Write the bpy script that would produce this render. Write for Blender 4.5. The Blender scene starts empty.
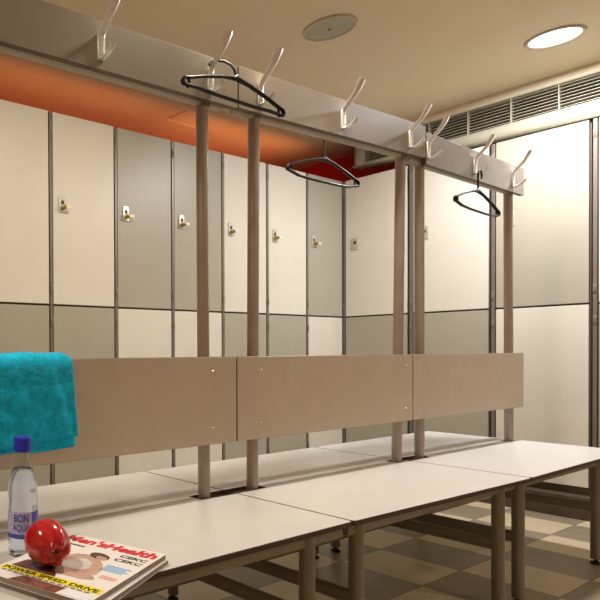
import bpy, bmesh, math, random
from mathutils import Vector, Matrix
random.seed(7)
S = bpy.context.scene
COL = S.collection
PI = math.pi

# ------------------------------------------------------------------ materials
def mat(name, col, rough=.5, metal=0., var=0., vscale=6., bump=0., bscale=60., coat=0., sheen=0., trans=0., ior=1.45, spec=.5):
    m = bpy.data.materials.new(name); m.use_nodes = True
    nt = m.node_tree; b = nt.nodes['Principled BSDF']
    b.inputs['Base Color'].default_value = (*col, 1)
    b.inputs['Roughness'].default_value = rough
    b.inputs['Metallic'].default_value = metal
    b.inputs['Coat Weight'].default_value = coat
    b.inputs['Sheen Weight'].default_value = sheen
    b.inputs['Transmission Weight'].default_value = trans
    b.inputs['IOR'].default_value = ior
    b.inputs['Specular IOR Level'].default_value = spec
    tc = nt.nodes.new('ShaderNodeTexCoord')
    if var > 0:
        n = nt.nodes.new('ShaderNodeTexNoise'); n.inputs['Scale'].default_value = vscale; n.inputs['Detail'].default_value = 4
        nt.links.new(tc.outputs['Object'], n.inputs['Vector'])
        r = nt.nodes.new('ShaderNodeValToRGB')
        r.color_ramp.elements[0].position = .3; r.color_ramp.elements[1].position = .7
        r.color_ramp.elements[0].color = (*[c*(1-var) for c in col], 1)
        r.color_ramp.elements[1].color = (*[min(1, c*(1+var)) for c in col], 1)
        nt.links.new(n.outputs['Fac'], r.inputs['Fac']); nt.links.new(r.outputs['Color'], b.inputs['Base Color'])
    if bump > 0:
        n = nt.nodes.new('ShaderNodeTexNoise'); n.inputs['Scale'].default_value = bscale; n.inputs['Detail'].default_value = 3
        nt.links.new(tc.outputs['Object'], n.inputs['Vector'])
        bp = nt.nodes.new('ShaderNodeBump'); bp.inputs['Strength'].default_value = bump; bp.inputs['Distance'].default_value = .004
        nt.links.new(n.outputs['Fac'], bp.inputs['Height']); nt.links.new(bp.outputs['Normal'], b.inputs['Normal'])
    return m

def emit(name, col, s):
    m = bpy.data.materials.new(name); m.use_nodes = True
    nt = m.node_tree; nt.nodes.remove(nt.nodes['Principled BSDF'])
    e = nt.nodes.new('ShaderNodeEmission'); e.inputs['Color'].default_value = (*col, 1); e.inputs['Strength'].default_value = s
    nt.links.new(e.outputs[0], nt.nodes['Material Output'].inputs['Surface'])
    return m

M = dict(
    seat=mat('seat_laminate', (.60, .58, .56), .32, var=.03, vscale=9),
    edge=mat('board_edge', (.055, .024, .016), .5, var=.1),
    back=mat('backrest_laminate', (.58, .49, .385), .42, var=.03, vscale=14),
    backedge=mat('backrest_edge', (.26, .19, .13), .5, var=.05),
    rail=mat('rail_laminate', (.31, .27, .22), .45, var=.03, vscale=12),
    railedge=mat('rail_edge', (.13, .08, .05), .5, var=.05),
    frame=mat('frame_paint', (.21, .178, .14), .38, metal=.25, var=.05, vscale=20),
    post=mat('frame_paint_lit_posts', (.40, .325, .285), .38, metal=.25, var=.05, vscale=20),  # same paint as the legs, lightened: light on the posts put into the colour
    tube_lit=mat('rail_tube_lit', (.42, .39, .33), .4, metal=.2, var=.05, vscale=20),  # lighter tone carries the bounce light the tube catches under the rail
    alu=mat('satin_aluminium', (.76, .75, .73), .3, metal=.6, var=.05, vscale=40),
    steel=mat('screw_steel', (.62, .6, .58), .3, metal=.9, var=.05),
    black=mat('black_plastic', (.010, .009, .009), .45, spec=.3, var=.2, vscale=30),
    rubber=mat('black_rubber', (.015, .014, .013), .6, var=.2, vscale=30),
    door_a=mat('door_cream', (.68, .64, .55), .4, var=.025, vscale=5),
    door_b=mat('door_grey', (.38, .35, .275), .4, var=.025, vscale=5),
    carcass=mat('locker_carcass', (.10, .065, .045), .6, var=.08),
    upright=mat('locker_upright', (.20, .165, .14), .4, metal=.35, var=.06),
    brass=mat('brass_knob', (.45, .33, .12), .3, metal=.9, var=.06),
    lockplate=mat('lock_plate', (.58, .55, .48), .35, metal=.5, var=.05),
    tag=mat('key_tag', (.75, .72, .62), .5, var=.04),
    plinth=mat('plinth_brown', (.085, .055, .035), .5, var=.15, vscale=10),
    ceil=mat('ceiling_paint', (.74, .65, .48), .85, var=.015, vscale=3),
    red=mat('wall_red_paint', (.60, .025, .008), .7, var=.04, vscale=4),
    wall=mat('wall_cream_paint', (.55, .48, .36), .8, var=.03, vscale=3),
    vent=mat('vent_cream_metal', (.34, .32, .235), .45, var=.03),
    slat=mat('vent_slat_metal', (.38, .355, .26), .45, var=.03),
    ventdark=mat('vent_recess', (.05, .035, .02), .8, var=.1),
    grille=mat('speaker_grille', (.42, .40, .33), .6, var=.05, vscale=90),
    ring=mat('fixture_ring', (.52, .45, .33), .5, var=.03),
    towel=mat('towel_terry', (.0, .54, 1.), .95, var=.22, vscale=70, bump=1., bscale=420, sheen=0.),
    hem=mat('towel_hem', (.0, .26, .36), .9, var=.1, vscale=80, bump=.5, bscale=200),
    apple=None,
    cap=mat('cap_blue', (.03, .03, .55), .35, var=.05),
    label=mat('bottle_label', (.48, .46, .72), .4, var=.1, vscale=60),
    labelblue=mat('label_blue', (.06, .09, .42), .4, var=.1, vscale=60),
    labelwhite=mat('label_white', (.8, .8, .86), .4, var=.03),
    ink=mat('ink_black', (.02, .015, .015), .5, var=.05),
    inkred=mat('ink_red', (.62, .015, .03), .4, var=.04),
    inkblue=mat('ink_blue', (.15, .42, .72), .5, var=.04),
    inkpink=mat('ink_pink', (.68, .25, .25), .5, var=.04),
    yellow=mat('ink_yellow', (.85, .72, .01), .4, var=.03),
    paper=mat('cover_paper', (.82, .80, .80), .3, var=.02, coat=.3),
    pages=None,
    brownphoto=mat('cover_brown', (.17, .07, .05), .35, var=.5, vscale=60, coat=.3),
    skin=mat('cover_skin', (.50, .33, .26), .4, var=.18, vscale=50),
    skin2=mat('cover_shirt', (.62, .56, .54), .4, var=.1, vscale=50),
    hair=mat('cover_hair', (.12, .06, .035), .4, var=.3, vscale=90),
)

def pages_mat():
    m = mat('page_edges', (.45, .38, .33), .7)
    nt = m.node_tree; b = nt.nodes['Principled BSDF']
    tc = nt.nodes.new('ShaderNodeTexCoord'); w = nt.nodes.new('ShaderNodeTexWave')
    w.bands_direction = 'Z'; w.inputs['Scale'].default_value = 240; w.inputs['Distortion'].default_value = 1.5
    r = nt.nodes.new('ShaderNodeValToRGB')
    r.color_ramp.elements[0].color = (.22, .15, .12, 1); r.color_ramp.elements[1].color = (.46, .40, .36, 1)
    nt.links.new(tc.outputs['Object'], w.inputs['Vector']); nt.links.new(w.outputs['Fac'], r.inputs['Fac'])
    nt.links.new(r.outputs['Color'], b.inputs['Base Color'])
    return m
M['pages'] = pages_mat()

def apple_mat():
    m = mat('apple_skin', (.42, .01, .012), .16, coat=.6)
    nt = m.node_tree; b = nt.nodes['Principled BSDF']
    tc = nt.nodes.new('ShaderNodeTexCoord')
    mp = nt.nodes.new('ShaderNodeMapping'); mp.inputs['Scale'].default_value = (55, 55, 7)
    n = nt.nodes.new('ShaderNodeTexNoise'); n.inputs['Scale'].default_value = 1.6; n.inputs['Detail'].default_value = 5
    r = nt.nodes.new('ShaderNodeValToRGB')
    r.color_ramp.elements[0].position = .3; r.color_ramp.elements[1].position = .75
    r.color_ramp.elements[0].color = (.30, .004, .008, 1); r.color_ramp.elements[1].color = (.60, .02, .02, 1)
    nt.links.new(tc.outputs['Object'], mp.inputs['Vector']); nt.links.new(mp.outputs[0], n.inputs['Vector'])
    nt.links.new(n.outputs['Fac'], r.inputs['Fac']); nt.links.new(r.outputs['Color'], b.inputs['Base Color'])
    return m
M['apple'] = apple_mat()

def tiles_mat():
    m = mat('floor_tiles', (.5, .4, .3), .38)
    nt = m.node_tree; b = nt.nodes['Principled BSDF']; L = nt.links.new
    g = nt.nodes.new('ShaderNodeTexCoord')
    mp = nt.nodes.new('ShaderNodeMapping'); mp.vector_type = 'POINT'
    mp.inputs['Location'].default_value = (-1.2591/.2999+100, -.202/.2999+101, .5)
    mp.inputs['Scale'].default_value = (1/.2999, 1/.2999, 0)
    ck = nt.nodes.new('ShaderNodeTexChecker'); ck.inputs['Scale'].default_value = 1
    ck.inputs['Color1'].default_value = (.57, .465, .30, 1); ck.inputs['Color2'].default_value = (.27, .215, .145, 1)
    L(g.outputs['Object'], mp.inputs['Vector']); L(mp.outputs[0], ck.inputs['Vector'])
    n = nt.nodes.new('ShaderNodeTexNoise'); n.inputs['Scale'].default_value = 14; n.inputs['Detail'].default_value = 6
    L(g.outputs['Object'], n.inputs['Vector'])
    mr = nt.nodes.new('ShaderNodeMapRange'); mr.inputs['To Min'].default_value = .9; mr.inputs['To Max'].default_value = 1.1
    L(n.outputs['Fac'], mr.inputs['Value'])
    mx = nt.nodes.new('ShaderNodeMix'); mx.data_type = 'RGBA'; mx.blend_type = 'MULTIPLY'; mx.inputs[0].default_value = 1
    L(ck.outputs['Color'], mx.inputs[6]); L(mr.outputs[0], mx.inputs[7])
    # thin seams
    sp = nt.nodes.new('ShaderNodeSeparateXYZ'); L(mp.outputs[0], sp.inputs[0])
    def edge(o):
        f = nt.nodes.new('ShaderNodeMath'); f.operation = 'FRACT'; L(o, f.inputs[0])
        a = nt.nodes.new('ShaderNodeMath'); a.operation = 'SUBTRACT'; a.inputs[1].default_value = .5; L(f.outputs[0], a.inputs[0])
        c = nt.nodes.new('ShaderNodeMath'); c.operation = 'ABSOLUTE'; L(a.outputs[0], c.inputs[0])
        d = nt.nodes.new('ShaderNodeMath'); d.operation = 'GREATER_THAN'; d.inputs[1].default_value = .493; L(c.outputs[0], d.inputs[0])
        return d
    e1, e2 = edge(sp.outputs[0]), edge(sp.outputs[1])
    mm = nt.nodes.new('ShaderNodeMath'); mm.operation = 'MAXIMUM'; L(e1.outputs[0], mm.inputs[0]); L(e2.outputs[0], mm.inputs[1])
    m2 = nt.nodes.new('ShaderNodeMix'); m2.data_type = 'RGBA'; L(mm.outputs[0], m2.inputs[0]); L(mx.outputs[2], m2.inputs[6])
    m2.inputs[7].default_value = (.14, .11, .08, 1)
    L(m2.outputs[2], b.inputs['Base Color'])
    return m
M['tiles'] = tiles_mat()

def glass_mat(name, col, ior):
    m = bpy.data.materials.new(name); m.use_nodes = True
    b = m.node_tree.nodes['Principled BSDF']
    b.inputs['Base Color'].default_value = (*col, 1); b.inputs['Roughness'].default_value = .02
    b.inputs['Transmission Weight'].default_value = 1; b.inputs['IOR'].default_value = ior
    return m
M['pet'] = glass_mat('clear_plastic', (.93, .96, .99), 1.25)
M['water'] = glass_mat('water', (.80, .88, 1.), 1.33)

# ------------------------------------------------------------------ helpers
def link(name, bm, mats, parent=None, smooth=False, loc=None):
    me = bpy.data.meshes.new(name)
    bmesh.ops.recalc_face_normals(bm, faces=bm.faces)
    bm.to_mesh(me); bm.free()
    if not isinstance(mats, (list, tuple)): mats = [mats]
    for m in mats: me.materials.append(m)
    if smooth:
        for p in me.polygons: p.use_smooth = True
        if smooth != 'all':
            me.set_sharp_from_angle(angle=math.radians(38))
    o = bpy.data.objects.new(name, me); COL.objects.link(o)
    if parent: o.parent = parent
    if loc: o.location = loc
    return o

def tag(o, label=None, cat=None, group=None, kind=None):
    if label: o['label'] = label
    if cat: o['category'] = cat
    if group: o['group'] = group
    if kind: o['kind'] = kind
    return o

def empty(name, loc, rz=0):
    o = bpy.data.objects.new(name, None); COL.objects.link(o)
    o.location = loc; o.rotation_euler = (0, 0, rz); o.empty_display_size = .1
    return o

def B():
    return bmesh.new()

def box(bm, x0, x1, y0, y1, z0, z1, bev=0., mi=0):
    vs = [bm.verts.new((x, y, z)) for x in (x0, x1) for y in (y0, y1) for z in (z0, z1)]
    idx = [(0, 1, 3, 2), (4, 6, 7, 5), (0, 4, 5, 1), (2, 3, 7, 6), (0, 2, 6, 4), (1, 5, 7, 3)]
    fs = [bm.faces.new([vs[i] for i in f]) for f in idx]
    for f in fs: f.material_index = mi
    if bev > 0:
        es = list({e for f in fs for e in f.edges})
        bmesh.ops.bevel(bm, geom=es, offset=bev, segments=2, affect='EDGES', profile=.5)

def prism(bm, pts, axis, a0, a1, mi_cap=0, mi_side=0, bev=0.):
    """extrude a closed outline pts (2-D) along axis from a0 to a1"""
    def P(p, a):
        if axis == 'z': return (p[0], p[1], a)
        if axis == 'y': return (p[0], a, p[1])
        return (a, p[0], p[1])
    lo = [bm.verts.new(P(p, a0)) for p in pts]; hi = [bm.verts.new(P(p, a1)) for p in pts]
    f1 = bm.faces.new(lo[::-1]); f2 = bm.faces.new(hi)
    f1.material_index = f2.material_index = mi_cap
    n = len(pts); capedges = list(f1.edges)+list(f2.edges)
    for i in range(n):
        f = bm.faces.new([lo[i], lo[(i+1) % n], hi[(i+1) % n], hi[i]]); f.material_index = mi_side
    if bev > 0:
        bmesh.ops.bevel(bm, geom=capedges, offset=bev, segments=1, affect='EDGES', material=mi_side)

def rounded(x0, x1, y0, y1, r=(.01,)*4, n=4):
    """rounded rectangle, radii ordered (x0y0, x1y0, x1y1, x0y1)"""
    out = []
    for (cx, cy, a, rr) in ((x0, y0, PI, r[0]), (x1, y0, 1.5*PI, r[1]), (x1, y1, 0, r[2]), (x0, y1, .5*PI, r[3])):
        sx = 1 if cx == x0 else -1; sy = 1 if cy == y0 else -1
        if rr <= 0: out.append((cx, cy)); continue
        for k in range(n+1):
            t = a+.5*PI*k/n
            out.append((cx+sx*rr+rr*math.cos(t), cy+sy*rr+rr*math.sin(t)))
    return out

def tube(bm, pts, r, n=12, cap=True, ell=None, up=Vector((0, 0, 1))):
    """sweep a circle (or ellipse ell=(a,b)) along pts; r may be a list"""
    pts = [Vector(p) for p in pts]
    R = r if isinstance(r, (list, tuple)) else [r]*len(pts)
    rings = []; prev = None
    for i, p in enumerate(pts):
        if i == 0: t = pts[1]-p
        elif i == len(pts)-1: t = p-pts[i-1]
        else: t = (pts[i+1]-p).normalized()+(p-pts[i-1]).normalized()
        t.normalize()
        if prev is None:
            a = up if abs(t.dot(up)) < .9 else Vector((1, 0, 0))
            u = (a-t*a.dot(t)).normalized()
        else:
            u = (prev-t*prev.dot(t)).normalized()
        prev = u; v = t.cross(u)
        ea, eb = (ell[i] if isinstance(ell, list) else ell) if ell else (1, 1)
        rings.append([bm.verts.new(p+u*math.cos(2*PI*k/n)*R[i]*ea+v*math.sin(2*PI*k/n)*R[i]*eb) for k in range(n)])
    for a, b in zip(rings, rings[1:]):
        for k in range(n): bm.faces.new([a[k], a[(k+1) % n], b[(k+1) % n], b[k]])
    if cap:
        bm.faces.new(rings[0][::-1]); bm.faces.new(rings[-1])

def lathe(bm, prof, n=32, cx=0, cy=0, mi=0, closed=False):
    rings = []
    for r, z in prof:
        if r < 1e-6: rings.append([bm.verts.new((cx, cy, z))])
        else: rings.append([bm.verts.new((cx+r*math.cos(2*PI*k/n), cy+r*math.sin(2*PI*k/n), z)) for k in range(n)])
    pairs = list(zip(rings, rings[1:]))
    if closed: pairs.append((rings[-1], rings[0]))
    for a, b in pairs:
        for k in range(n):
            k2 = (k+1) % n
            if len(a) == 1 and len(b) == 1: continue
            if len(a) == 1: f = bm.faces.new([a[0], b[k2], b[k]])
            elif len(b) == 1: f = bm.faces.new([a[k], a[k2], b[0]])
            else: f = bm.faces.new([a[k], a[k2], b[k2], b[k]])
            f.material_index = mi

def struct(name, bm, m, **k):
    o = link(name, bm, m, **k); o['kind'] = 'structure'; return o

def text_bm(s, size, extrude=.0002, shear=0., bold=0., spacing=1.):
    cu = bpy.data.curves.new('lettering', 'FONT'); cu.body = s; cu.size = size; cu.extrude = extrude
    cu.shear = shear; cu.offset = bold; cu.space_character = spacing; cu.resolution_u = 3
    o = bpy.data.objects.new('lettering', cu); COL.objects.link(o)
    dg = bpy.context.evaluated_depsgraph_get(); dg.update()
    me = bpy.data.meshes.new_from_object(o.evaluated_get(dg))
    bm = bmesh.new(); bm.from_mesh(me)
    bpy.data.objects.remove(o); bpy.data.curves.remove(cu); bpy.data.meshes.remove(me)
    xs = [v.co.x for v in bm.verts]; ys = [v.co.y for v in bm.verts]
    return bm, (min(xs), max(xs), min(ys), max(ys))

# ------------------------------------------------------------------ dimensions
R, W = 2.6394, 1.1505            # front planes of the right and the left locker rows
WL = .4132                       # locker width
ZT, ZM, ZB = 2.056, 1.114, .161  # locker top, joint between doors, bottom
ZC = 2.33                        # ceiling
DEP = .56
DEPR = .32

# ------------------------------------------------------------------ room
XN, YN = -3.2, -3.4
bm = B(); box(bm, XN, R+DEPR, YN, W+DEP, -.05, 0); struct('floor', bm, M['tiles'])
bm = B(); box(bm, XN, R+DEPR, YN, W+DEP, ZC, ZC+.05); struct('ceiling', bm, M['ceil'])
bm = B(); box(bm, XN-.1, R+DEPR+.1, W+DEP, W+DEP+.1, 0, ZC+.05); struct('wall_left', bm, M['red'])
bm = B(); box(bm, R+DEPR, R+DEPR+.1, YN, W+DEP, 0, ZC+.05); struct('wall_far', bm, M['red'])
bm = B(); box(bm, XN-.1, XN, YN-.1, W+DEP, 0, ZC+.05); struct('wall_near', bm, M['wall'])
bm = B(); box(bm, XN, R+DEPR+.1, YN-.1, YN, 0, ZC+.05); struct('wall_right', bm, M['wall'])

# plinth under the lockers, a ledge moulding on it
bm = B()
box(bm, R-.035, R+.02, YN, W-.005, 0, .062, .004)
box(bm, R-.02, R+.02, YN, W-.005, .062, .10, .003)
box(bm, R-.045, R+.02, YN, W-.005, .10, .122, .006)
box(bm, R+.012, R+.04, YN, W-.005, .122, ZB, 0)
struct('baseboard_far', bm, M['plinth'])
bm = B()
box(bm, XN, R-.05, W-.035, W+.02, 0, .062, .004)
box(bm, XN, R-.05, W-.045, W+.02, .10, .122, .006)
box(bm, XN, R-.05, W-.02, W+.02, .062, .10, .003)
box(bm, XN, R-.05, W+.012, W+.04, .122, ZB, 0)
struct('baseboard_left', bm, M['plinth'])

# access panel in the ceiling above the left lockers
bm = B()
box(bm, 1.25, 1.53, 1.29, 1.435, ZC-.007, ZC, .001)
box(bm, 1.24, 1.54, 1.435, 1.445, ZC-.012, ZC, .001)
tag(link('access_panel', bm, M['ceil']), 'small flush rectangular access panel in the ceiling above the left lockers', 'panel')

# ------------------------------------------------------------------ lockers (built facing -y in local space, x across, origin at the left foot)
HALF = .0085
def make_locker(upper, lower, key=True, shift=0., dep=DEP):
    """shift: lock offset from the left upright"""
    t = empty('locker', (0, 0, 0))
    w = WL
    bm = B(); box(bm, HALF, w-HALF, .019, dep-.02, ZB, ZT-.004); link('carcass', bm, M['carcass'], t)
    g = .005
    for nm, z0, z1, mm in (('door', ZM+.005, ZT, upper), ('door', ZB+.003, ZM-.005, lower)):
        bm = B(); box(bm, HALF+g, w-HALF-g, 0, .0185, z0, z1, .0015)
        d = link(nm, bm, mm, t)
        if z0 > 1:
            d['label'] = 'upper door'
            lx = HALF+shift; zc = 1.607
            bm = B(); box(bm, lx-.021, lx+.021, -.005, 0, zc-.036, zc+.044, .002); link('lock_plate', bm, M['lockplate'], d)
            bm = B(); box(bm, lx-.007, lx+.008, -.0075, -.005, zc+.004, zc+.022, .001); link('lock_slot', bm, M['ink'], d)
            if key:
                bm = B()
                tube(bm, [(lx+.002, -.004, zc-.012), (lx+.002, -.024, zc-.012)], .012, 14)
                tube(bm, [(lx+.002, -.024, zc-.012), (lx+.002, -.034, zc-.012)], [.008, .006], 12)
                link('lock_knob', bm, M['brass'], d, smooth=True)
                bm = B(); box(bm, lx+.004, lx+.034, -.034, -.029, zc-.02, zc-.004, .001); link('key', bm, M['tag'], d)
        else:
            d['label'] = 'lower door'
    bm = B(); box(bm, -HALF, HALF, -.003, .03, ZB-.02, ZT-.002, .002); link('upright', bm, M['upright'], t)
    for z in (ZB+.09, 1.03, 1.19, 1.98):
        bm = B(); box(bm, -.0075, .0075, -.0065, -.003, z-.022, z+.022, .001)
        tube(bm, [(0, -.0065, z-.014), (0, -.0065, z+.014)], .003, 8)
        link('hinge', bm, M['frame'], t, smooth=True)
    return t

def copy_tree(o, parent=None):
    c = o.copy(); COL.objects.link(c)
    if parent: c.parent = parent
    for ch in [x for x in o.children]: copy_tree(ch, c)
    return c

# left row, counted from the corner (0) to the left edge
LEFT_UP = 'BAABBAABBAA'
ordn = ['in the corner', 'second from the corner', 'third from the corner', 'fourth from the corner', 'fifth from the corner',
        'sixth from the corner', 'seventh from the corner, cut by the picture edge', 'eighth from the corner', 'ninth from the corner']
protos = {}
for i in range(9):
    u = LEFT_UP[i]
    if u not in protos:
        t = make_locker(M['door_a'] if u == 'A' else M['door_b'], M['door_b'] if u == 'A' else M['door_a'], True, .058)
        protos[u] = t
    else:
        t = copy_tree(protos[u])
    t.location = (R-(i+1)*WL, W, 0)
    c = 'locker, cream over grey door' if u == 'A' else 'locker, grey over cream door'
    tag(t, '%s, left row, %s' % (c, ordn[i]), 'locker', 'lockers of the left row')
# right row: doors face -x ; local x runs towards -Y
RIGHT_UP = 'AABAAB'
ordr = ['in the corner', 'second from the corner', 'third from the corner, behind the right rail end',
        'fourth from the corner, at the right picture edge', 'fifth from the corner', 'sixth from the corner']
rp = {}
YW = .4235
for i in range(6):
    u = RIGHT_UP[i]
    if u not in rp:
        t = make_locker(M['door_a'] if u == 'A' else M['door_b'], M['door_b'] if u == 'A' else M['door_a'], False, .07, DEPR)
        rp[u] = t
    else: t = copy_tree(rp[u])
    t.location = (R, W-i*YW-.003, 0); t.rotation_euler = (0, 0, -PI/2)
    c = 'locker, cream over grey door' if u == 'A' else 'locker, grey over cream door'
    tag(t, '%s, right row, %s' % (c, ordr[i]), 'locker', 'lockers of the right row')

# ------------------------------------------------------------------ air duct over the right lockers
duct = empty('air_duct', (R, 0, ZC))
tag(duct, 'long cream air duct with slatted vents above the right lockers', 'vent')
DX0 = R-.02; DY1 = 1.075
def lipz(y): return max(2.0585, 2.067+(y-.36)*.092) if y < 1.0 else 2.131
bm = B()
# front face strip above and below the slats, plain end piece
zt, zb = 2.276, 2.137
def Ld(v): return (v[0]-R, v[1], v[2]-ZC)
box(bm, -.02, .10, 1.0, DY1-.03, zb-ZC, zt-ZC, .0)
# rounded end
rings = []
for k in range(7):
    a = .5*PI*k/6
    x = .01-.03*math.cos(a); y = DY1-.03+.03*math.sin(a)
    rings.append((x, y))
pts = [(DY1-.03, .10)]
prof = [(x, y) for x, y in rings]+[(.10, DY1), (.10, DY1-.03)]
prism(bm, prof, 'z', zb-ZC, -.0005)
# sloping rounded lower lip
ys = [YN+.002, -.8, -.11, .36, .82, 1.0, DY1]
prev = None
for y in ys:
    zl = lipz(y); h = zb-zl
    sec = [(-.02, zb), (-.026, zb-.12*h-.002), (-.029, zb-.45*h), (-.025, zb-.8*h), (-.012, zl), (.02, zl), (.10, zl+.004), (.10, zb)]
    ring = [bm.verts.new((x, y, z-ZC)) for x, z in sec]
    if prev:
        for k in range(len(sec)):
            bm.faces.new([prev[k], prev[(k+1) % 8], ring[(k+1) % 8], ring[k]])
    else: bm.faces.new(ring)
    prev = ring
bm.faces.new(prev[::-1])
link('housing', bm, M['vent'], duct, smooth=True)
bm = B(); box(bm, -.02, .10, YN+.001, DY1-.03, zt-ZC, -.0005); link('upper_panel', bm, M['ceil'], duct)
bm = B(); box(bm, .05, .06, YN+.01, 1.0, zb-ZC, zt-ZC); link('vent_recess', bm, M['ventdark'], duct)
edges = [1.0]+[.8175-.2013*k for k in range(12)]
for k in range(len(edges)-1):
    y1, y0 = edges[k], edges[k+1]
    bm = B()
    for j in range(8):
        z = zb+.012+(zt-zb-.014)*j/7.4
        # a slat, tilted outwards and down
        q = [(-.018, z-.0012), (-.018, z+.0012), (.012, z+.004), (.012, z+.002)]
        lo = [bm.verts.new((x, y0+.004, zz-ZC)) for x, zz in q]; hi = [bm.verts.new((x, y1-.004, zz-ZC)) for x, zz in q]
        bm.faces.new(lo); bm.faces.new(hi[::-1])
        for n_ in range(4): bm.faces.new([lo[n_], hi[n_], hi[(n_+1) % 4], lo[(n_+1) % 4]])
    box(bm, -.0205, .012, y0-.0025, y0+.0025, zb-ZC, zt-ZC, .0008)
    link('slat_panel', bm, M['slat'], duct)
bm = B(); box(bm, -.023, -.0175, YN+.01, 1.0, zt-ZC-.001, zt-ZC+.006, .0008); box(bm, -.0235, -.0175, YN+.01, 1.0, zb-ZC-.004, zb-ZC+.003, .0008)
link('vent_frame', bm, M['vent'], duct)

# ------------------------------------------------------------------ ceiling fixtures
def disc(cx, cy, label, r=.108):
    t = empty('ceiling_speaker', (cx, cy, ZC)); tag(t, label, 'speaker')
    bm = B(); lathe(bm, [(r-.014, -.001), (r-.012, -.009), (r-.004, -.009), (r, -.001)], 48, closed=True); link('ring', bm, M['ring'], t, smooth=True)
    bm = B(); lathe(bm, [(0, -.0085), (.05, -.0082), (r-.012, -.006), (r-.012, -.001), (0, -.001)], 48); link('grille', bm, M['grille'], t, smooth=True)
    bm = B(); lathe(bm, [(0, -.0125), (.005, -.0115), (.006, -.0085), (0, -.0085)], 12); link('screw', bm, M['ink'], t, smooth=True)
disc(1.118, .343, 'round flush ceiling speaker with a dark centre screw above the hook rail')

WARM = (1., .86, .68); COOL = (.97, .97, 1.)
def downlight(cx, cy, power, col, label, r=.090, spread=PI):
    t = empty('ceiling_downlight', (cx, cy, ZC)); tag(t, label, 'ceiling light', 'recessed round downlights')
    bm = B(); lathe(bm, [(r, -.001), (r+.004, -.008), (r+.013, -.009), (r+.018, -.001)], 48, closed=True); link('ring', bm, M['ring'], t, smooth=True)
    bm = B(); lathe(bm, [(0, -.007), (r-.01, -.006), (r, -.003), (r, -.001), (0, -.001)], 48); link('diffuser', bm, M['lamp'], t, smooth=True)
    ld = bpy.data.lights.new('downlight_lamp', 'AREA'); ld.shape = 'DISK'; ld.size = 2*r-.01; ld.energy = power; ld.color = col; ld.spread = spread
    lo = bpy.data.objects.new('downlight_lamp', ld); COL.objects.link(lo); lo.parent = t; lo.location = (0, 0, -.009)
M['lamp'] = emit('lamp_diffuser', (1, .97, .93), 4)
downlight(2.118, -.122, 41, COOL, 'lit round downlight near the duct at the upper right')
downlight(.20, -.10, 24, WARM, 'round downlight above the joint of the nearest and the middle bench')
downlight(-1.75, -.10, 26, WARM, 'round downlight above the row of benches, left of the picture')
downlight(2.1, -1.9, 9, WARM, 'round downlight by the right lockers, outside the picture')
downlight(.2, -2.6, 8, WARM, 'round downlight by the right wall, outside the picture')

# cove lamps lying on top of the left lockers
def cove(cx, cy, power, length, label, rz=0):
    t = empty('cove_lamp', (cx, cy, ZT), rz); tag(t, label, 'lamp', 'cove lamps on top of the lockers')
    bm = B(); box(bm, -length/2, length/2, -.02, .02, 0, .025, .003); link('lamp_base', bm, M['vent'], t)
    bm = B(); tube(bm, [(-length/2+.02, 0, .04), (length/2-.02, 0, .04)], .011, 12); link('lamp_tube', bm, M['covetube'], t, smooth=True)
    ld = bpy.data.lights.new('cove_light', 'AREA'); ld.shape = 'RECTANGLE'; ld.size = length; ld.size_y = .03; ld.energy = power; ld.color = (1, .31, .10)
    lo = bpy.data.objects.new('cove_light', ld); COL.objects.link(lo); lo.parent = t
    lo.location = (0, -.02, .056); lo.rotation_euler = (math.radians(180-77), 0, 0)
M['covetube'] = emit('cove_tube', (1, .31, .10), 1.)
cove(-.55, W+.16, 1.15, 1.1, 'orange cove lamp on the left lockers near the left picture edge')
cove(.58, W+.16, 1.15, 1.1, 'orange cove lamp on top of the left lockers, middle')
cove(1.86, W+.16, 2.0, 1.2, 'orange cove lamp on top of the left lockers, nearest the corner')

# ------------------------------------------------------------------ bench units
def hook(parent, x, side, z0):
    """side -1: faces the camera, +1: faces the left lockers; plate fixed on the rail board"""
    y0 = .0345 if side < 0 else -.0155
    path = [(.056, -.010), (.051, -.0165), (.041, -.0235), (.026, -.0305), (.012, -.0335), (.0045, -.031), (.0035, -.02), (.0035, .02), (.005, .031), (.014, .041), (.034, .056), (.052, .071), (.064, .086), (.073, .101), (.079, .109)]
    wid = [.0075, .0085, .0085, .009, .0095, .0105, .011, .011, .0105, .0105, .011, .013, .0155, .017, .014]
    th = [.0045]*5+[.0036, .0035, .0035, .0040]+[.0052]*4+[.006, .0048]
    bm = B(); rings = []
    path = [(o*.85 if o > .006 else o, z*1.06 if z > .05 else z) for o, z in path]
    for i, (o, z) in enumerate(path):
        a = path[max(0, i-1)]; b = path[min(len(path)-1, i+1)]
        t = Vector((b[0]-a[0], b[1]-a[1])).normalized(); nrm = Vector((-t.y, t.x))
        ring = []
        for k in range(10):
            an = 2*PI*k/10
            ww = wid[i]*math.cos(an); tt = th[i]*math.sin(an)
            ring.append(bm.verts.new((x+ww, side*(y0+max(0, o+nrm.x*tt)), z0+z+nrm.y*tt)))
        rings.append(ring)
    for a, b in zip(rings, rings[1:]):
        for k in range(10): bm.faces.new([a[k], a[(k+1) % 10], b[(k+1) % 10], b[k]])
    bm.faces.new(rings[0]); bm.faces.new(rings[-1][::-1])
    ys = sorted((side*(y0-.0004), side*(y0+.003)))
    box(bm, x-.011, x+.011, ys[0], ys[1], z0-.033, z0+.033, .001)
    h = link('coat_hook', bm, M['alu'], parent, smooth=True)
    for dz in (-.018, .018):
        bm = B(); tube(bm, [(x+.0, side*(y0+.006), z0+dz), (x+.0, side*(y0+.0085), z0+dz)], .004, 10); link('screw', bm, M['steel'], h, smooth=True)

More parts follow.
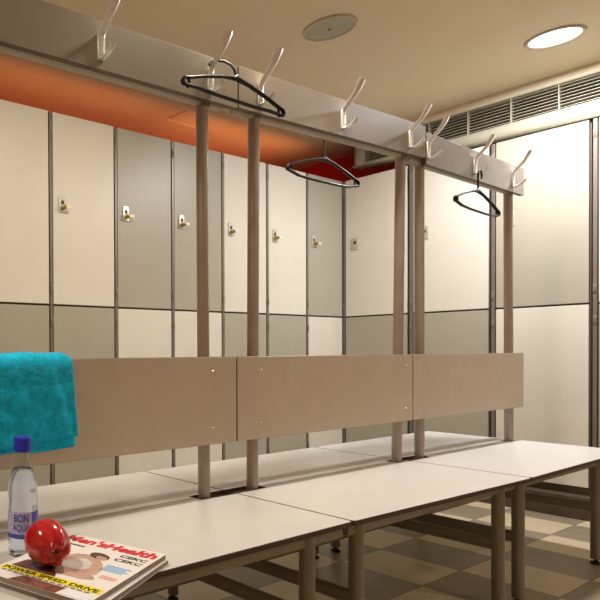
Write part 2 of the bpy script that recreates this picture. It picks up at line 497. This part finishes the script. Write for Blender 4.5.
def bench(label, xa, xb, posts, leans, legs, slots, backs, rails, hooks, yf, top_tube, railz, tz):
    t = empty('changing_bench', ((xa+xb)/2, 0, 0)); tag(t, label, 'bench', 'double-sided changing benches in a row')
    t0 = Vector(t.location)
    grp = []
    def add(name, bm, m, parent=None, smooth=False):
        o = link(name, bm, m, parent or t, smooth)
        if parent is None: o.location = (-t0.x, 0, 0)
        return o
    # seats : front and rear board with slots for the posts
    for side in (-1, 1):
        ye, yer = yf if side < 0 else (.365, .365)
        yi = .0008
        s0, s1 = slots
        pts = []
        r = .012
        # outline counter clockwise in (x, y*side)
        raw = [(xa+.0015, yi if s0 is None else .026)]
        o = []
        if s0 is not None: o += [(xa+.0015, .026), (s0, .026), (s0, yi)]
        else: o += [(xa+.0015, yi)]
        if s1 is not None: o += [(s1, yi), (s1, .026), (xb-.0015, .026)]
        else: o += [(xb-.0015, yi)]
        for k in range(5):
            a = .5*PI*k/4
            o.append((xb-.0015-r+r*math.cos(a), yer-r+r*math.sin(a)))
        for k in range(5):
            a = .5*PI+.5*PI*k/4
            o.append((xa+.0015+r+r*math.cos(a), ye-r+r*math.sin(a)))
        o = [(x, y*side) for x, y in o]
        if side < 0: o = o[::-1]
        bm = B(); prism(bm, o, 'z', .4365, .45, 0, 1, .0012)
        add('seat', bm, [M['seat'], M['edge']])
    # backrest panels
    for side in (-1, 1):
        ya, yb = sorted((side*.0185, side*.0345))
        bm = B(); prism(bm, rounded(backs[0], backs[1], .609, .8645, (.008,)*4), 'y', ya, yb, 0, 1, .001)
        p = add('backrest', bm, [M['back'], M['backedge']])
        for sx in posts:
            for sz in (.655, .82):
                bm = B(); ye = side*.0345
                tube(bm, [(sx, ye, sz), (sx, ye+side*.002, sz)], [.0052, .004], 10); add('screw', bm, M['steel'], p, smooth=True)
    # hook rail boards
    zl, zr = railz
    rz_ = lambda x: zl+(zr-zl)*(x-rails[0])/(rails[1]-rails[0])
    bm = B(); prism(bm, [(x, z+rz_(x)) for x, z in rounded(rails[0], rails[1], 0, .127, (.004,)*4)], 'y', -.0345, -.0175, 0, 1, .001)
    add('hook_rail', bm, [M['rail'], M['railedge']])
    for hx in hooks:
        for side in (-1, 1):
            h_before = set(t.children)
            hook(t, hx+(.045 if side > 0 else 0), side, rz_(hx)+.056)
            for o in set(t.children)-h_before: o.location = (-t0.x, 0, 0)
    # posts
    trz = 0
    for px, ln in zip(posts, leans):
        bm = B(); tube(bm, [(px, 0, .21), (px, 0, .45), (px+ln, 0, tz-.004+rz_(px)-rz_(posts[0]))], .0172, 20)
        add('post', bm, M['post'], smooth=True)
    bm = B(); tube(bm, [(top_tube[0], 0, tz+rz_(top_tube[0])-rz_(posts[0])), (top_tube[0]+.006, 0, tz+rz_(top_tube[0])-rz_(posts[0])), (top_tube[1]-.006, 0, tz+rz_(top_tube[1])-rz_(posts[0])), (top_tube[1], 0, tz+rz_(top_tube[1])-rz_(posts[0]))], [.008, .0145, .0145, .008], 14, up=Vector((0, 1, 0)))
    add('top_tube', bm, M['tube_lit'], smooth=True)
    for px, ln in zip(posts, leans):
        bm = B(); box(bm, px+ln-.014, px+ln+.014, -.0172, -.0125, tz-.01, tz+.10, .001); add('bracket', bm, M['frame'])
    # under-seat frame
    ly = .345
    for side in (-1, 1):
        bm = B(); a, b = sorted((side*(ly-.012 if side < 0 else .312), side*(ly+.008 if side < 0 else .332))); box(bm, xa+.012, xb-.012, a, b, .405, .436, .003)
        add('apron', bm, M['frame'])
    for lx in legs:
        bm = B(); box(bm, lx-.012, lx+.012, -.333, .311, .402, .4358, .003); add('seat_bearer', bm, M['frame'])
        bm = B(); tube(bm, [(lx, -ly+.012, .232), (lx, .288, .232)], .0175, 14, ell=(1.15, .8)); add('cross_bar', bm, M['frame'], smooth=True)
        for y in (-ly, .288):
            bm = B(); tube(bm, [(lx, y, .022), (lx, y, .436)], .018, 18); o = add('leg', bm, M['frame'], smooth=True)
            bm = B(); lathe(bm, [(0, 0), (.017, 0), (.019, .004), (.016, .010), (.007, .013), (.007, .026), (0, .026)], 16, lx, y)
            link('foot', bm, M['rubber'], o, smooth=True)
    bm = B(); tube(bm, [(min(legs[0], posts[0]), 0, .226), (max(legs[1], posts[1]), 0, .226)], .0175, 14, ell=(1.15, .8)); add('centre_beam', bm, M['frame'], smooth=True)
    return t

bench('nearest changing bench, with the blue towel over its backrest', -1.02, .010, (-.90, -.102), (0, -.004), (-.90, -.141), (-.86, -.140),
      (-1.012, .000), (-1.012, .010), (-.925, -.517, -.111), (.372, .372), (-1.01, -.018), (1.596, 1.609), 1.609)
bench('middle changing bench, with a black hanger on the back of its rail', .012, 1.030, (.118, .979), (.012, .030), (.071, .907), (.156, .945),
      (.004, 1.026), (.014, 1.128), (.114, .559, 1.010), (.372, .394), (.022, 1.03), (1.612, 1.637), 1.623)
bench('far changing bench at the row end, a black hanger on its middle hook', 1.032, 2.045, (1.153, 1.983), (0, -.010), (1.063, 1.812), (1.190, 1.955),
      (1.030, 2.044), (1.131, 2.044), (1.146, 1.544, 1.920), (.392, .385), (1.045, 2.0), (1.614, 1.607), 1.630)

# ------------------------------------------------------------------ hangers
def hanger(label, c, rz, w, h, b, hookpts, tilt=0.):
    t = empty('coat_hanger', c, rz); t.rotation_euler = (0, -tilt, rz); tag(t, label, 'hanger')
    rr = .0053
    # frame : shoulders, rounded ends, bottom bar
    pts = [(0, 0, h)]
    def arc(sx):
        return [(sx*w*.25, 0, h*.86), (sx*w*.6, 0, h*.52), (sx*w*.88, 0, h*.18), (sx*w*.97, 0, .005), (sx*w, 0, -.004), (sx*w*.985, 0, -.012), (sx*w*.93, 0, -.013), (sx*w*.7, 0, -b-.005), (sx*w*.35, 0, -b-.008)]
    left = arc(-1); right = arc(1)
    loop = [(0, 0, h)]+right+[(0, 0, -b-.008)]+left[::-1]+[(0, 0, h)]
    bm = B(); tube(bm, loop, [rr*1.3]+[rr]*(len(loop)-2)+[rr*1.3], 10, ell=(1.25, .8), up=Vector((0, 1, 0)))
    # small notch loops at both ends
    for sx in (-1, 1):
        tube(bm, [(sx*(w*.90), 0, h*.16), (sx*w*.885, 0, .002), (sx*w*.885, 0, -.012), (sx*w*.91, 0, -.019)], .0036, 8)
    link('hanger_frame', bm, M['black'], t, smooth=True)
    bm = B(); tube(bm, [(-.012, 0, h-.003), (0, 0, h+.004), (.012, 0, h-.003)], [.006, .008, .006], 10); link('neck', bm, M['black'], t, smooth=True)
    bm = B(); tube(bm, hookpts, .0036, 8); link('hook', bm, M['black'], t, smooth=True)
    return t
def loop_hook(h, top, off, r=.020, start=-200, y=0.):
    """stem rises from the neck, then bends over in an arc centred off to one side"""
    pts = [(0, 0, h), (0, 0, h+.012)]
    cx = off; cz = top-r
    for k in range(13):
        a = math.radians(0+(215)*k/12) if off < 0 else math.radians(180-215*k/12)
        pts.append((cx+r*math.cos(a), 0, cz+r*math.sin(a)))
    return pts
hanger('black plastic hanger on the nearest bench, hanging from a hook in front of the rail', (-.078, -.098, 1.603), -.011, .212, .05, .006, [(0, 0, .05), (-.003, .004, .075), (-.008, .012, .092), (-.018, .028, .107), (-.030, .044, .1125), (-.042, .050, .111), (-.052, .050, .103), (-.055, .048, .095)], -.018)
hanger('black plastic hanger behind the hook rail, seen against the red wall', (.630, .0735, 1.529), 0, .222, .058, .019, loop_hook(.058, .160, -.019, .019), .002)
hanger('black plastic hanger nearest the right end of the hook rail', (1.484, -.069, 1.486), .049, .230, .06, .017, loop_hook(.06, .150, .019, .019), -.013)

# ------------------------------------------------------------------ towel over the nearest backrest
def towel():
    t = empty('towel', (-.80, 0, .867)); tag(t, 'bright turquoise terry towel folded over the backrest of the nearest bench', 'towel')
    x0, x1 = -.985, -.622
    def layer(yo, ztop, zbot_f, zbot_r, th, nm, seed, inset=0.):
        rnd = random.Random(seed)
        ph = [rnd.uniform(0, 6) for _ in range(6)]
        nx, bm = 46, B()
        # path from the bottom of the front drop over the top and down the back
        path = []
        for k in range(26): path.append((-yo, zbot_f+(ztop-.035-zbot_f)*k/25, k/25))
        for k in range(1, 12):
            a = PI-PI*k/12
            path.append((yo*math.cos(a), ztop-.035+.035*math.sin(a)**.6, 1))
        for k in range(18): path.append((yo, ztop-.035-(ztop-.035-zbot_r)*k/17, 1-k/17))
        G = []
        for i in range(nx+1):
            u = i/nx; row = []
            for j, (y, z, f) in enumerate(path):
                x = x0+inset+(x1-x0-2*inset)*u
                drop = 1-f
                x += (.014*drop if u > .5 else 0)*(u-.5)*2
                wob = .0030*math.sin(x*30+z*10+ph[0])*drop+.0006*math.sin(x*95-z*60+ph[1])+.0005*math.sin(z*120+x*22+ph[2])
                # soft diagonal folds
                wob += .006*math.exp(-((x+.70+(.86-z)*-.35)/.018)**2)*min(1, drop*2.5)
                wob -= .004*math.exp(-((x+.79-(.86-z)*.25)/.02)**2)*min(1, drop*2)
                sg = -1 if j < 31 else 1
                yy = y+sg*(abs(wob)*.9 if True else 0)
                zz = z
                if j == 0 or j < 4: zz += (.006*math.sin(x*16+ph[3])-.012*max(0, (-.80-x)/.1))*(1-j/4)
                if 25 <= j <= 37: zz += .0016*math.sin(x*55+ph[4])
                if u > .94: zz -= .006*((u-.94)/.06)**2*(1 if 20 < j < 40 else 0)
                row.append(bm.verts.new((x+.80, yy, zz-.867)))
            G.append(row)
        for i in range(nx):
            for j in range(len(path)-1): bm.faces.new([G[i][j], G[i+1][j], G[i+1][j+1], G[i][j+1]])
        o = link(nm, bm, M['towel'], t, smooth='all')
        md = o.modifiers.new('thick', 'SOLIDIFY'); md.thickness = th; md.offset = 0
        md2 = o.modifiers.new('soft', 'SUBSURF'); md2.levels = 1; md2.render_levels = 1
        tx = bpy.data.textures.new('terry', 'CLOUDS'); tx.noise_scale = .0045
        md3 = o.modifiers.new('loops', 'DISPLACE'); md3.texture = tx; md3.strength = .0016; md3.texture_coords = 'LOCAL'
        return o
    layer(.0385, .869, .648, .70, .0045, 'inner_fold', 3, .003)
    layer(.0490, .8785, .667, .69, .0060, 'outer_fold', 5)
towel()

# ------------------------------------------------------------------ magazines
ang = math.radians(-69.85)
Wd = Vector((math.cos(ang), math.sin(ang))); Hd = Vector((Wd.y, -Wd.x))
OX, OY = -.6975, -.1443
MW, MH = .2214, .3003
def magazine(label, z0, z1, dxy=(0, 0), da=0., cover=True):
    # local frame : x along the masthead, y up the cover (towards the spine side top), origin at the cover's top left corner
    t = empty('magazine', (OX+dxy[0], OY+dxy[1], z0), ang+da); tag(t, label, 'magazine', 'magazines piled on the nearest bench')
    hh = z1-z0
    bm = B(); box(bm, .0008, MW-.0008, -MH+.0008, -.0008, .0006, hh-.0008, .0006); link('pages', bm, M['pages'], t)
    bm = B(); box(bm, 0, MW, -MH, 0, hh-.0008, hh, .0002); box(bm, 0, MW, -MH, 0, 0, .0006, .0001)
    box(bm, -.0006, .0004, -MH, 0, 0, hh, .0001)
    c = link('cover', bm, M['paper'], t)
    return t, c, hh
t2, c2, h2 = magazine('lower magazine of the pile, its brown page edges showing under the other', .4505, .4605, (.003, -.002), .02)
t1, c1, h1 = magazine('upper magazine with a red masthead and a yellow banner on its cover', .4608, .472)
def put_text(s, u, v, wid, hgt, m, nm='lettering', shear=0., bold=0., rot=0., parent=None, lift=0., base=None):
    """text box with its lower left corner at (u, v): fractions of the cover, v downwards"""
    bm, (a, b, c, d) = text_bm(s, 1., .001, shear, bold)
    sx = wid*MW/(b-a); sy = hgt*MH/(d-c)
    mt = Matrix.Translation((u*MW, -v*MH, h1+.0002+lift)) @ Matrix.Rotation(rot, 4, 'Z') @ Matrix.Diagonal((sx, sy, .15, 1)) @ Matrix.Translation((-a, -c, 0))
    bmesh.ops.transform(bm, matrix=mt, verts=bm.verts)
    o = link(nm, bm, m, c1)
    return o
def patch(pts, m, nm, lift=0., parent=None):
    bm = B(); prism(bm, [(u*MW, -v*MH) for u, v in pts][::-1], 'z', h1+lift, h1+.0002+lift); return link(nm, bm, m, c1)
def ell(cu, cv, ru, rv, rot=0, n=20):
    return [(cu+ru*math.cos(2*PI*k/n)*math.cos(rot)-rv*math.sin(2*PI*k/n)*math.sin(rot), cv+ru*math.cos(2*PI*k/n)*math.sin(rot)+rv*math.sin(2*PI*k/n)*math.cos(rot)) for k in range(n)]
put_text("Men'sHealth", .015, .155, .96, .125, M['inkred'], 'masthead', .12, .05)
put_text('CEKC', .70, .245, .26, .05, M['ink'], 'headline', .1, .03)
put_text('CEKC', .70, .325, .26, .05, M['ink'], 'headline', .1, .03)
# picture of a person lying on the arms
patch([(.30, .42), (.36, .36), (.46, .33), (.56, .35), (.68, .43), (.74, .52), (.76, .62), (.66, .68), (.50, .71), (.36, .70), (.27, .62), (.26, .50)], M['skin'], 'portrait_body', .0001)
patch([(.40, .46), (.50, .41), (.60, .46), (.64, .56), (.56, .62), (.42, .62), (.36, .54)], M['skin2'], 'portrait_shirt', .0003)
patch([(.62, .60), (.78, .66), (.80, .70), (.70, .73), (.48, .74), (.40, .71), (.50, .68)], M['skin'], 'portrait_arm', .0003)
patch(ell(.56, .315, .105, .055, .2), M['hair'], 'portrait_hair', .0003)
patch(ell(.60, .345, .055, .032, .2), M['skin'], 'portrait_face', .0005)
# dark photo, lower left, and the yellow banner
patch([(.10, .66), (.22, .60), (.36, .66), (.46, .72), (.52, .80), (.06, .80)], M['brownphoto'], 'photo_left', .0001)
patch([(.30, .90), (.72, .90), (.70, 1.), (.24, 1.)], M['brownphoto'], 'photo_bottom', .0001)
for k in range(5):
    patch([(.10+.045*k, .20), (.135+.045*k, .20), (.13+.045*k, .225), (.095+.045*k, .225)], M['ink'], 'small_print', .0001)
patch([(.02, .81), (.98, .795), (.98, .865), (.02, .88)], M['yellow'], 'banner', .0003)
put_text('POWER SPEED DRIVE', .04, .870, .92, .048, M['ink'], 'banner_lettering', .0, .03, .016, lift=.0004)
for k in range(4):
    patch([(.72, .42+.028*k), (.95-.03*(k % 2), .42+.028*k), (.95-.03*(k % 2), .437+.028*k), (.72, .437+.028*k)], M['inkblue'], 'small_print', .0001)
for k in range(14):
    patch([(.06+.062*k, .888-.0008*k), (.105+.062*k, .887-.0008*k), (.105+.062*k, .897-.0008*k), (.06+.062*k, .898-.0008*k)], M['ink'], 'small_print', .0003)
patch([(.74, .915), (.97, .912), (.97, .985), (.72, .985)], M['labelwhite'], 'text_box', .0003)
for k in range(2):
    patch([(.80, .60+.028*k), (.95, .60+.028*k), (.95, .617+.028*k), (.80, .617+.028*k)], M['inkpink'], 'small_print', .0001)

# ------------------------------------------------------------------ apple, lying on its side on the magazine
def apple():
    n, mseg = 64, 40
    bm = B(); rings = []
    Rr, H = .0432, .089
    for j in range(mseg+1):
        th = PI*j/mseg                      # 0 = calyx end (+z)
        z = .5*H*math.cos(th)
        rad = Rr*math.sin(th)**.86*(1-.13*math.cos(th))
        dim = .013*math.exp(-(th/.30)**2)+.014*math.exp(-((PI-th)/.28)**2)
        z -= math.copysign(dim, math.cos(th))
        if j in (0, mseg):
            rings.append([bm.verts.new((0, 0, z))]); continue
        ring = []
        for k in range(n):
            a = 2*PI*k/n
            lob = max(0, math.cos(th))**1.2
            f = 1+.045*math.cos(5*a)*(.35+lob)+.015*math.cos(2*a+1)
            zz = z+.0035*math.cos(5*a)*math.exp(-((th-.42)/.3)**2)
            ring.append(bm.verts.new((rad*f*math.cos(a), rad*f*math.sin(a), zz)))
        rings.append(ring)
    for a, b in zip(rings, rings[1:]):
        for k in range(n):
            k2 = (k+1) % n
            if len(a) == 1: bm.faces.new([a[0], b[k], b[k2]])
            elif len(b) == 1: bm.faces.new([a[k], b[0], a[k2]])
            else: bm.faces.new([a[k], b[k], b[k2], a[k2]])
    pos = Vector((-.862, -.284, .5155))
    cam = Vector((-1.5047, -1.2105, .8799)); tc = (cam-pos).normalized()
    rt = Vector((.867, -.4975, 0)); up = rt.cross(-tc).normalized() if False else tc.cross(rt).normalized()
    d = (.78*tc+.46*rt-.50*up).normalized()
    q = d.to_track_quat('Z', 'Y')
    t = link('apple', bm, M['apple'], None, smooth='all'); t.location = pos
    t.rotation_mode = 'QUATERNION'; t.rotation_quaternion = q
    tag(t, 'shiny dark red apple lying on its side on the upper magazine', 'apple')
    bm = B()
    for k in range(5):
        a = 2*PI*k/5
        tube(bm, [(.001*math.cos(a), .001*math.sin(a), .0295), (.003*math.cos(a), .003*math.sin(a), .034), (.0055*math.cos(a), .0055*math.sin(a), .0335)], [.0018, .0014, .0006], 6)
    link('calyx', bm, M['hair'], t, smooth=True)
    bm = B(); tube(bm, [(0, 0, -.030), (.001, 0, -.040), (.005, .002, -.050)], [.0014, .0012, .0018], 8); link('stem', bm, M['hair'], t, smooth=True)
    # rest the lowest point on the cover
    bpy.context.view_layer.update()
    mn = min((t.matrix_world @ v.co).z for v in t.data.vertices)
    t.location.z += .4728-mn
apple()

# ------------------------------------------------------------------ bottle
def bottle():
    bx, by = -.832, -.146
    t = empty('water_bottle', (bx, by, .4504)); t.scale = (1.04, 1.04, 1); tag(t, 'small clear plastic bottle of water with a blue cap beside the apple', 'bottle')
    outer = [(0, .004), (.018, .003), (.022, 0), (.027, .001), (.0300, .006), (.0308, .014), (.0308, .034), (.0302, .037), (.0302, .094), (.0308, .097), (.0312, .108)]
    for k in range(1, 8):
        f = k/7; outer.append((.0312-.0006*f+(.0002 if k % 2 else -.0002), .108+.034*f))
    outer += [(.0296, .150), (.0275, .162), (.0245, .175), (.0210, .186), (.0172, .196), (.0142, .204), (.0128, .209), (.0128, .214), (.0150, .2150), (.0150, .2170), (.0128, .218), (.0125, .236)]
    inner = [(max(0, r-.0007), z+(.0007 if z < .01 else 0)) for r, z in outer]
    inner[0] = (0, .0047)
    # shell: outer then back down the inside, one closed wall
    bm = B(); lathe(bm, outer+inner[::-1], 48); link('shell', bm, M['pet'], t, smooth='all')
    wl = .184
    win = [(max(0, r-.0011), z+.0004) for r, z in inner if z < wl-.004]
    win[0] = (0, .0053)
    win += [(.0190, wl-.001), (.0180, wl), (0, wl)]
    bm = B(); lathe(bm, win, 48); link('water', bm, M['water'], t, smooth='all')
    bm = B()
    prof = [(0, .2195), (.0165, .2195), (.0172, .2205), (.0172, .248), (.0160, .2505), (0, .2505)]
    n = 60; rings = []
    for r, z in prof:
        if r == 0: rings.append([bm.verts.new((0, 0, z))])
        else: rings.append([bm.verts.new(((r+(.0004 if k % 2 else 0))*math.cos(2*PI*k/n), (r+(.0004 if k % 2 else 0))*math.sin(2*PI*k/n), z)) for k in range(n)])
    for a, b in zip(rings, rings[1:]):
        for k in range(n):
            k2 = (k+1) % n
            if len(a) == 1: bm.faces.new([a[0], b[k2], b[k]])
            elif len(b) == 1: bm.faces.new([a[k], a[k2], b[0]])
            else: bm.faces.new([a[k], a[k2], b[k2], b[k]])
    link('cap', bm, M['cap'], t)
    # label wrapped round the body
    rl = .0312
    a_cam = math.atan2(-1.2105-by, -1.5047-bx)
    def wrap(a0, a1, z0, z1, rr, mm, nm, parent):
        bm = B(); m_ = 40; g = []
        for k in range(m_+1):
            a = a0+(a1-a0)*k/m_
            g.append([bm.verts.new((r*math.cos(a), r*math.sin(a), z)) for r, z in ((rr, z0), (rr+.0003, z0), (rr+.0003, z1), (rr, z1))])
        for p_, q_ in zip(g, g[1:]):
            for j in range(4): bm.faces.new([p_[j], p_[(j+1) % 4], q_[(j+1) % 4], q_[j]])
        if abs(a1-a0) < 2*PI-.01: bm.faces.new(g[0]); bm.faces.new(g[-1][::-1])
        return link(nm, bm, mm, parent, smooth=True)
    lb = wrap(a_cam-1.35, a_cam+1.35, .0405, .0965, rl, M['label'], 'label', t)
    wrap(a_cam+.62, a_cam+1.35, .0405, .0965, rl+.0003, M['labelblue'], 'label_panel', lb)
    wrap(a_cam-1.35, a_cam+.62, .0405, .050, rl+.0003, M['labelblue'], 'label_band', lb)
    for s, z0, hh, span in (('BON', .0755, .017, .95), ('AQUA', .0545, .017, 1.15)):
        bm, (a, b, c, d) = text_bm(s, 1., .002, 0, .02)
        bmesh.ops.subdivide_edges(bm, edges=[e for e in bm.edges if e.calc_length() > .15], cuts=2)
        for v in bm.verts:
            fx = (v.co.x-a)/(b-a); fz = (v.co.y-c)/(d-c)
            an = a_cam-.12+(fx-.5)*span
            r_ = rl+.0006+max(0, v.co.z)*.1
            v.co = Vector((r_*math.cos(an), r_*math.sin(an), z0+fz*hh))
        link('label_lettering', bm, M['labelblue'], lb)
bottle()

# ------------------------------------------------------------------ world and camera
w = bpy.data.worlds.new('World'); S.world = w; w.use_nodes = True
w.node_tree.nodes['Background'].inputs[0].default_value = (1, .8, .6, 1); w.node_tree.nodes['Background'].inputs[1].default_value = .0

cd = bpy.data.cameras.new('camera'); co = bpy.data.objects.new('camera', cd); COL.objects.link(co); S.camera = co
yaw, pit, rol = math.radians(60.1676), math.radians(-.5162), math.radians(-.3934)
fw = Vector((math.cos(yaw)*math.cos(pit), math.sin(yaw)*math.cos(pit), math.sin(pit)))
rt = Vector((math.sin(yaw), -math.cos(yaw), 0)); up = rt.cross(fw)
r2 = rt*math.cos(rol)+up*math.sin(rol); u2 = -rt*math.sin(rol)+up*math.cos(rol)
mw = Matrix((( r2.x, u2.x, -fw.x, -1.5047), (r2.y, u2.y, -fw.y, -1.2105), (r2.z, u2.z, -fw.z, .8799), (0, 0, 0, 1)))
co.matrix_world = mw
cd.sensor_fit = 'HORIZONTAL'; cd.sensor_width = 36; cd.lens = 588.819*36/600
cd.shift_x = (300+3.4229)/600; cd.shift_y = (358.5087-300)/600
cd.clip_start = .05; cd.clip_end = 50

S.view_settings.view_transform = 'Standard'; S.view_settings.look = 'None'
S.view_settings.exposure = 0.0; S.view_settings.gamma = 1.0; S.view_settings.use_curve_mapping = False
